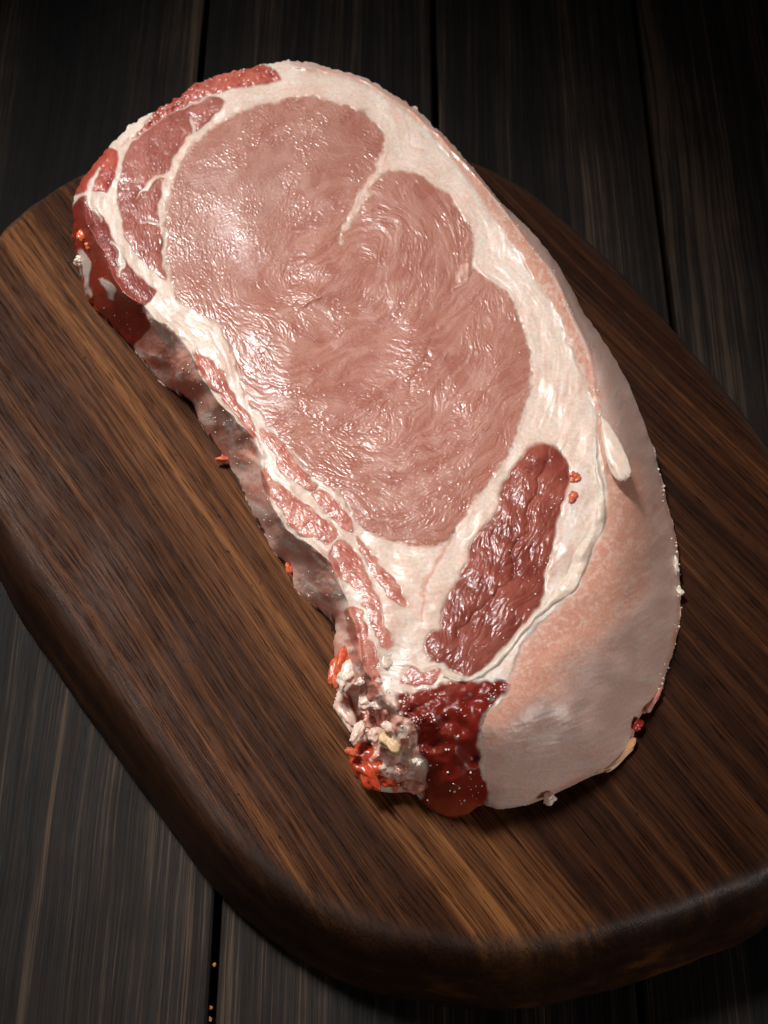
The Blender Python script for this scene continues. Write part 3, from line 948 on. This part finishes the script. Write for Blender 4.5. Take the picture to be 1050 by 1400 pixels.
blob('bone_chip', 533, 1010, 0.036, 13, 16, 10, 0.3, M_BONE, 15, 0.22, 2.6, 'pale yellow bone chip')
blob('bone_chip', 551, 1004, 0.038, 14, 9, 8, -0.4, M_BONE, 16, 0.22, 2.6)
blob('bone_chip', 546, 1023, 0.031, 12, 9, 8, 0.5, M_BONE, 17, 0.22, 2.6)
blob('fat_scrap', 534, 992, 0.041, 11, 10, 5, 0.1, M_PALE, 19, 0.17, 2.6)
blob('fat_scrap', 513, 1003, 0.036, 10, 9, 5, 0.1, M_PALE, 20, 0.17, 2.6)
blob('fat_scrap', 491, 1000, 0.024, 8, 18, 6, -0.5, M_PALE, 22, 0.17, 2.6)
blob('fat_scrap', 475, 975, 0.016, 12, 26, 10, 0.45, M_PALE, 23, 0.17, 2.6)
blob('fat_scrap', 503, 958, 0.040, 13, 9, 4, 0.3, M_PALE, 24, 0.17, 2.6)
blob('fat_scrap', 527, 900, 0.054, 9, 17, 3, 0.25, M_PALE, 25, 0.17, 2.6)
blob('meat_scrap', 566, 1066, 0.010, 20, 18, 16, 0.2, M_PINK, 27, 0.16, 2.4)
blob('fat_scrap', 554, 1048, 0.020, 20, 15, 12, 0.2, plain('pale_gristle', (.60, .42, .36), 0.25, 0.5, 0.4, 0.0, 0.2, 500, 0.0003), 28, 0.16, 2.4)
blob('meat_scrap', 304, 628, 0.004, 11, 4, 4, 0.05, M_ORANGE, 29, 0.12, 2.0, 'small orange point on the left flank')
blob('meat_scrap', 396, 777, 0.006, 6, 9, 6, 0.0, M_ORANGE, 30, 0.16, 2.6)
blob('meat_scrap', 112, 322, zat(112, 322) / KZ + 0.0005, 7, 10, 4, 0.2, plain('bright_orange_scrap', (.85, .17, .05), 0.3, 0.5, 0.3, 0.0, 0.25, 700, 0.0002), 31, 0.2, 2.6, 'bright orange scrap on the left end')
blob('meat_scrap', 120, 336, zat(120, 336) / KZ, 5, 6, 4, 0.2, M_ORANGE, 32, 0.14, 2.6)
blob('meat_scrap', 786, 652, zat(786, 652) / KZ, 8, 9, 4, 0.2, M_ORANGE, 33, 0.2, 2.6, 'small red scrap beside the dark muscle')
blob('meat_scrap', 783, 680, zat(783, 680) / KZ, 6, 9, 3, -0.3, M_ORANGE, 34, 0.2, 2.6)
blob('fat_scrap', 752, 1092, 0.004, 8, 7, 7, 0.2, M_CREAM, 35, 0.16, 2.2)
blob('fat_scrap', 110, 356, zat(110, 356) / KZ, 9, 7, 6, 0.2, M_CREAM, 36, 0.22, 2.6)

blob('fat_scrap', 843, 1032, 0.002, 34, 11, 5, 0.72, plain('amber_fat', (.62, .32, .16), 0.35, 0.45, 0.2, 0.0, 0.25, 400, 0.0003), 37, 0.14, 2.2, 'amber fat showing under the lower right edge')
blob('fat_scrap', 890, 958, 0.003, 20, 7, 4, 1.0, M_PINK, 38, 0.2, 2.8)
blob('meat_scrap', 872, 990, 0.004, 6, 9, 5, -0.4, plain('red_scrap', (.42, .03, .02), 0.28, 0.5, 0.3, 0.0, 0.3, 700, 0.0002), 39, 0.2, 2.8)
blob('fat_scrap', 923, 772, 0.006, 5, 16, 7, 0.1, M_CREAM, 40, 0.2, 2.6)
blob('fat_scrap', 928, 808, 0.004, 6, 8, 6, 0.1, M_CREAM, 41, 0.2, 2.6)
rq = np.random.RandomState(77)
M_GRIS = plain('pale_gristle_bits', (.70, .52, .44), 0.28, 0.5, 0.3, 0.0, 0.2, 500, 0.0003)
bits = [M_CREAM, M_PINK, M_GRIS, M_GRIS, M_GRIS, M_PINK]
k = 0
while k < 7:
    x = rq.uniform(462, 586); y = rq.uniform(900, 1078)
    if x > 520 and y < 990:
        continue
    j, i = int(y - Y0), int(x - X0)
    if not INS[j, i] or wC[j, i] > 0.2 or dS[j, i] > -5:
        continue
    sx = rq.uniform(4, 11)
    blob('fat_scrap' if k % 6 in (0, 2, 3, 4) else 'meat_scrap', x, y, float(Z[j, i]) / KZ, sx, sx * rq.uniform(0.7, 1.6), sx * 0.42, rq.uniform(0, 3), bits[k % 6], 100 + k, 0.28, 3.0)
    k += 1

# ------------------------------------------------------------------ droplets of fat and moisture
rd = np.random.RandomState(21)
pts = []


def scatter(n, x0, x1, y0, y1, mask, rmin, rmax):
    c = 0; tries = 0
    while c < n and tries < n * 60:
        tries += 1
        x = rd.uniform(x0, x1); y = rd.uniform(y0, y1)
        j = int((y - Y0) / ST); i = int((x - X0) / ST)
        if INS[j, i] and mask[j, i]:
            pts.append((x, y, float(Z[j, i]), rmin + (rmax - rmin) * rd.rand() ** 2.2)); c += 1


scatter(110, 548, 692, 930, 1000, (dC < -2) & (N8 > 0.1), 0.35, 1.8)
scatter(42, 548, 692, 1000, 1110, (dC < -2) & (N12 > -0.3), 0.5, 1.9)
scatter(70, 580, 780, 610, 920, dD < -3, 0.6, 1.7)
scatter(110, 250, 480, 440, 900, (leftw > 0.2) | (mM < 0), 0.7, 2.0)
scatter(120, 450, 560, 880, 1085, dS < -2, 0.8, 2.6)
scatter(60, 680, 850, 270, 600, (np.abs(dT) < 5) & (dR < 2), 0.6, 2.2)
scatter(34, 900, 935, 640, 1000, (dS > -7), 0.6, 2.4)
scatter(70, 95, 240, 160, 470, (wL3 + wL2 + wL1) > 0.5, 0.6, 1.8)
scatter(70, 250, 720, 140, 740, dE < -4, 0.5, 1.4)
scatter(90, 180, 420, 80, 190, (dS > -9), 0.8, 2.4)
v1, f1 = ICO1
vs, fs = [], []
for i, (x, y, z, r) in enumerate(pts):
    p = at(x, y, z) - OFF
    vs.append(v1 * r * PXM * np.array([1, 1, 0.75]) + p); fs.append(f1 + i * len(v1))
o = mesh_np('fat_droplets', np.concatenate(vs), np.concatenate(fs), M_DROP, meat)
tag(o, kind='stuff')

# ------------------------------------------------------------------ crumbs in the table gap
v2, f2 = ico(2)
M_CRUMB = plain('orange_crumb', (.36, .15, .04), 0.7, 0.3, 0.0, 0.0, 0.3, 900)
for (x, y, r, lb) in ((293, 1319, 3.2, 'tiny orange crumb in the table gap, nearest the board'), (288, 1378, 3.6, 'tiny orange crumb in the table gap, middle of three'),
                      (287, 1393, 3.4, 'tiny orange crumb in the table gap at the bottom edge')):
    v = bumpy(v2, int(x + y), 0.35, 2.6) * r * PXM * 0.8 * np.array([1, 1.4, 0.6])
    o = mesh_np('crumb', v, f2, M_CRUMB)
    o.location = tuple(at(x, y, ZTABLE - 0.002))
    tag(o, lb, 'crumb', 'crumbs in the table gap')
